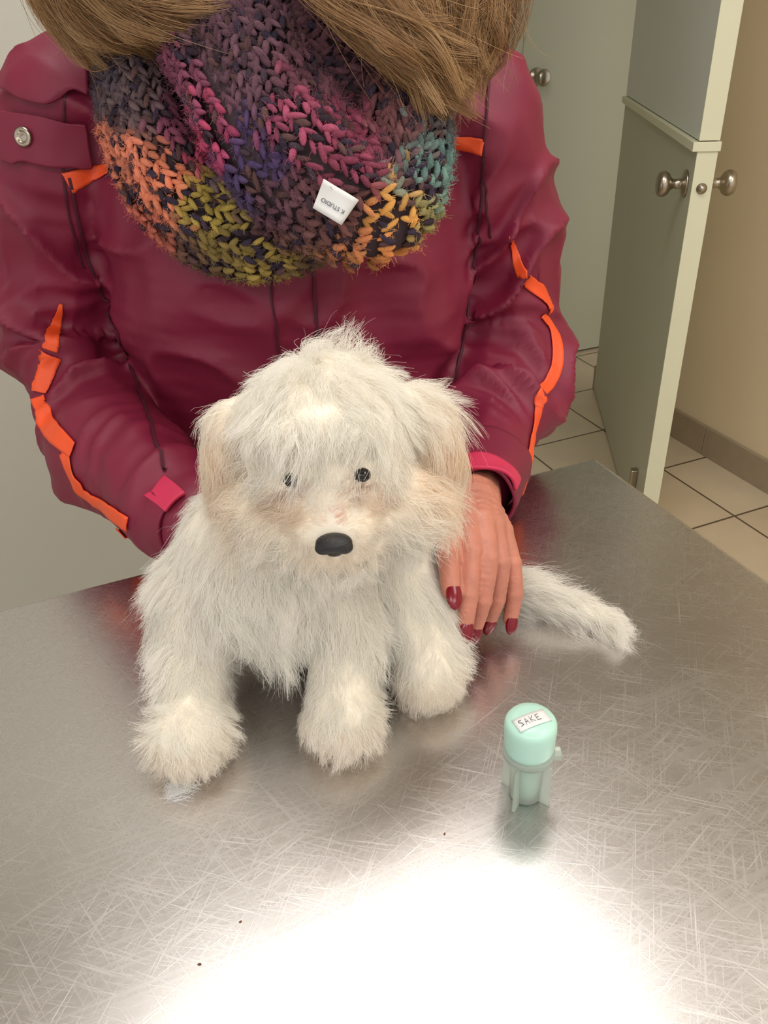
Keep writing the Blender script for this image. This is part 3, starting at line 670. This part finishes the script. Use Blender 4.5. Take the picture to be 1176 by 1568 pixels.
def fur(name, N, clump_n, K=8, clump=.6, rad0=.00013, amp=1.0, ls=1.0):
    P, n = sample(bme, N); D, Lh, T, keep = furfield(P, n); P, n, D, Lh, T = P[keep], n[keep], D[keep], Lh[keep]*ls, T[keep]; N = len(P)
    GP, Gn = sample(bme, clump_n); GD, GL, _, gk = furfield(GP, Gn); GP, Gn, GD, GL = GP[gk], Gn[gk], GD[gk], GL[gk]*ls
    w_ = np.stack([vnoise(GP*36, 1), vnoise(GP*36, 2), vnoise(GP*36, 3)], 1)
    hd = (GP[:, 2] > 1.06)[:, None]
    GD = nrm(GD+w_*np.where(hd, .34, .56)*amp+R.normal(0, .10, GD.shape)); GL = GL*(.75+.5*R.rand(len(GP)))
    kd = KDTree(len(GP)); [kd.insert(p, i) for i, p in enumerate(GP)]; kd.balance()
    idx = np.array([kd.find(p)[1] for p in P])
    t = np.linspace(0, 1, K)[None, :, None]; g = np.array([0, 0, -1.])
    gph = R.rand(len(GP))*6.28; gperp = nrm(np.cross(GD, Gn)+R.normal(0, .2, GD.shape)); gam = .05+.07*R.rand(len(GP))
    def crv(P, n, D, L, bend, ph, perp, am):
        wv = perp[:, None]*(np.sin(t*6.5+ph[:, None, None])-np.sin(ph)[:, None, None])*am[:, None, None]*L[:, None, None]
        return P[:, None]+D[:, None]*L[:, None, None]*t+(g*.18-n[:, None]*.20)*L[:, None, None]*t**2+bend[:, None]*L[:, None, None]*t**2+wv
    gb = np.stack([vnoise(GP*60, 7), vnoise(GP*60, 8), vnoise(GP*60, 9)], 1)*.48; Gc = crv(GP, Gn, GD, GL, gb, gph, gperp, gam)
    D2 = nrm(D*.42+GD[idx]*.64+R.normal(0, .11, D.shape)); Lc = (Lh*.35+GL[idx]*.65)*(.6+.5*R.rand(N)); C = crv(P, n, D2, Lc, gb[idx]+R.normal(0, .11, D.shape), gph[idx], gperp[idx], gam[idx])
    cl = clump*(R.rand(N)**.5)[:, None, None]*t**1.2; C = C*(1-cl)+Gc[idx]*cl
    C += R.normal(0, .00025, C.shape)*t
    C[:, :, 2] = np.maximum(C[:, :, 2], .9012)
    T = T*(.97+.06*R.rand(N, 1))
    return make_curves(name, C, (rad0*np.linspace(1, .4, K))[None], np.clip(T, 0, 1), m_fur, pup)
m_fur = attr_mat('white_fur', .7, .45, .1)
fur('fur', 140000, 4900, clump=.72, rad0=.000095)
fur('fur_undercoat', 40000, 9000, K=6, clump=.2, rad0=.00015)
fur('fur_wisps', 14000, 6000, clump=.1, rad0=.00006, ls=1.2)
# shed tuft lying on the table
n_ = 260; a = R.normal(0, .5, n_)+.6; p0 = np.stack([-.154+R.normal(0, .0035, n_), .366+R.normal(0, .004, n_), .9012+np.abs(R.normal(0, .0012, n_))], 1)
t = np.linspace(0, 1, 6)[None, :, None]; d_ = np.stack([np.cos(a)*.5+.2, np.sin(a)*.8, .12+0*a], 1); PT = p0[:, None]+d_[:, None]*t*.016+np.stack([R.normal(0, .004, n_), R.normal(0, .004, n_), 0*a], 1)[:, None]*t**2
PT[:, :, 2] = np.maximum(PT[:, :, 2], .9008); make_curves('shed_tuft', PT, np.full((1, 6), .0001), np.full((n_, 3), .9), m_fur, pup)
# nose
m_nose = mat('nose_black', lin(24, 22, 24), .38, noise=(300, .3), bump=(900, .6, .0008))
bm = bmesh.new(); ell(bm, NOSE+[0, 0, .001], (.0114, .008, .0054)); ell(bm, NOSE+[0, .001, -.0032], (.007, .007, .0050)); ell(bm, NOSE+[-.0064, -.002, -.001], (.0054, .005, .0042)); ell(bm, NOSE+[.0064, -.002, -.001], (.0054, .005, .0042))
link('nose', fuse('nose', bm, .0008, 3), pup, m_nose)
m_peye = mat('puppy_eye', lin(16, 12, 12), .15, noise=(50, .1))
for nm, e in (('eye_left', EYL), ('eye_right', EYR)):
    bm = bmesh.new(); ell(bm, e, (.0056, .0052, .0044)); me = bpy.data.meshes.new(nm); bm.to_mesh(me); bm.free(); link(nm, me, pup, m_peye)

# ---------------------------------------------------------------- sample vial
vx, vy = .0868, .3535; vial = empty('specimen_vial', (vx, vy, .9)); ZS = .87
m_cap = mat('mint_plastic', lin(180, 220, 207), .3, noise=(20, .02), Subsurface_Weight=.3, Subsurface_Radius=(.01, .012, .01), Subsurface_Scale=.6)
m_clr = mat('frosted_plastic', lin(222, 232, 224), .3, noise=(20, .02), Transmission_Weight=.65, IOR=1.2)
m_green = mat('mint_insert', lin(176, 222, 206), .4, noise=(20, .02), Transmission_Weight=.2)
Mv = Matrix.Translation((vx, vy, .9)); Mz = Mv @ Matrix.Diagonal((1, 1, ZS, 1))
lathe('cap', [(.0150, .0520), (.0160, .0535), (.0162, .058), (.0167, .073), (.0164, .0780), (.0146, .0812), (.0100, .0828), (.001, .0832)], Mz, m_cap, vial, 48)
lathe('collar', [(.0125, .0435), (.0165, .046), (.0170, .050), (.0164, .0525), (.0120, .0527)], Mz, m_clr, vial, 48)
lathe('tube', [(.0095, .0012), (.0105, .002), (.0115, .044), (.0100, .0445)], Mz, m_clr, vial, 36)
lathe('insert', [(.0050, .003), (.0060, .005), (.0062, .044), (.0050, .0445)], Mz, m_green, vial, 24)
for i in range(4):
    a = math.pi/4+i*math.pi/2+.15; d = Vector((math.cos(a), math.sin(a), 0)); s = Vector((-d.y, d.x, 0))*.0008
    pr = [(.0098, .0), (.0175, .0), (.0168, .040*ZS), (.0110, .045*ZS)]
    V = [Vector((vx, vy, .9002))+d*r+Vector((0, 0, z))+s*k for k in (-1, 1) for r, z in pr]
    link('fin_%d' % i, mesh('fin', V, [(0, 1, 2, 3), (7, 6, 5, 4), (0, 4, 5, 1), (1, 5, 6, 2), (2, 6, 7, 3), (3, 7, 4, 0)]), vial, m_clr, False)
box('hinge_tab', (vx+.0175, vy-.003, .9+.048*ZS), (.006, .008, .005), 0, m_clr, vial, .001)
Ml = Mv @ Matrix.Translation((0, -.002, .0838*ZS+.0002)) @ Matrix.Rotation(math.radians(22), 4, 'Z')
bm = bmesh.new(); bmesh.ops.create_grid(bm, x_segments=8, y_segments=4, size=.5)
for v in bm.verts: v.co = Vector((v.co.x*.023, v.co.y*.0105, 0)); v.co.z = -.0011*(v.co.x/.0115)**2
bm.transform(Ml); me = bpy.data.meshes.new('paper_label'); bm.to_mesh(me); bm.free(); o = link('paper_label', me, vial, m_tag); s_ = o.modifiers.new('t', 'SOLIDIFY'); s_.thickness = .0004
strokes = [[(-.0068, .0022), (-.0085, .0024), (-.0088, .001), (-.0072, 0), (-.0070, -.0016), (-.0088, -.0022)], [(-.0052, -.0022), (-.0040, .0024), (-.0028, -.0022)], [(-.0048, -.0004), (-.0032, -.0004)],
           [(-.0010, .0024), (-.0012, -.0022)], [(.0012, .0024), (-.0010, .0), (.0014, -.0022)], [(.0052, .0024), (.0032, .0020), (.0030, -.0020), (.0054, -.0022)], [(.0031, .0), (.0048, .0002)]]
bm = bmesh.new()
for st in strokes:
    for a_, b_ in zip(st[:-1], st[1:]):
        for k in range(7):
            f = k/6; x_ = a_[0]*(1-f)+b_[0]*f; y_ = a_[1]*(1-f)+b_[1]*f; ell(bm, (x_, y_, .0004-.0011*(x_/.0115)**2), (.00024, .00024, .0002), sub=1)
bm.transform(Ml); me = bpy.data.meshes.new('handwriting'); bm.to_mesh(me); bm.free(); link('handwriting', me, vial, m_ink)

# ---------------------------------------------------------------- crumbs on the table
m_cr = mat('crumb', lin(110, 70, 52), .8, noise=(400, .3)); bm = bmesh.new()
pts = [(-.095, .272), (-.115, .248), (.03, .325), (.12, .42), (.13, .53), (-.19, .5)]
for (x_, y_) in pts:
    r_ = .0006+.0004*random.random(); ell(bm, (x_, y_, .9+r_*.5), (r_*1.5, r_*.8, r_*.6), Matrix.Rotation(random.random()*3, 4, 'Z'), 1)
me = bpy.data.meshes.new('crumbs'); bm.to_mesh(me); bm.free(); link('crumbs', me, None, m_cr)
print('done')
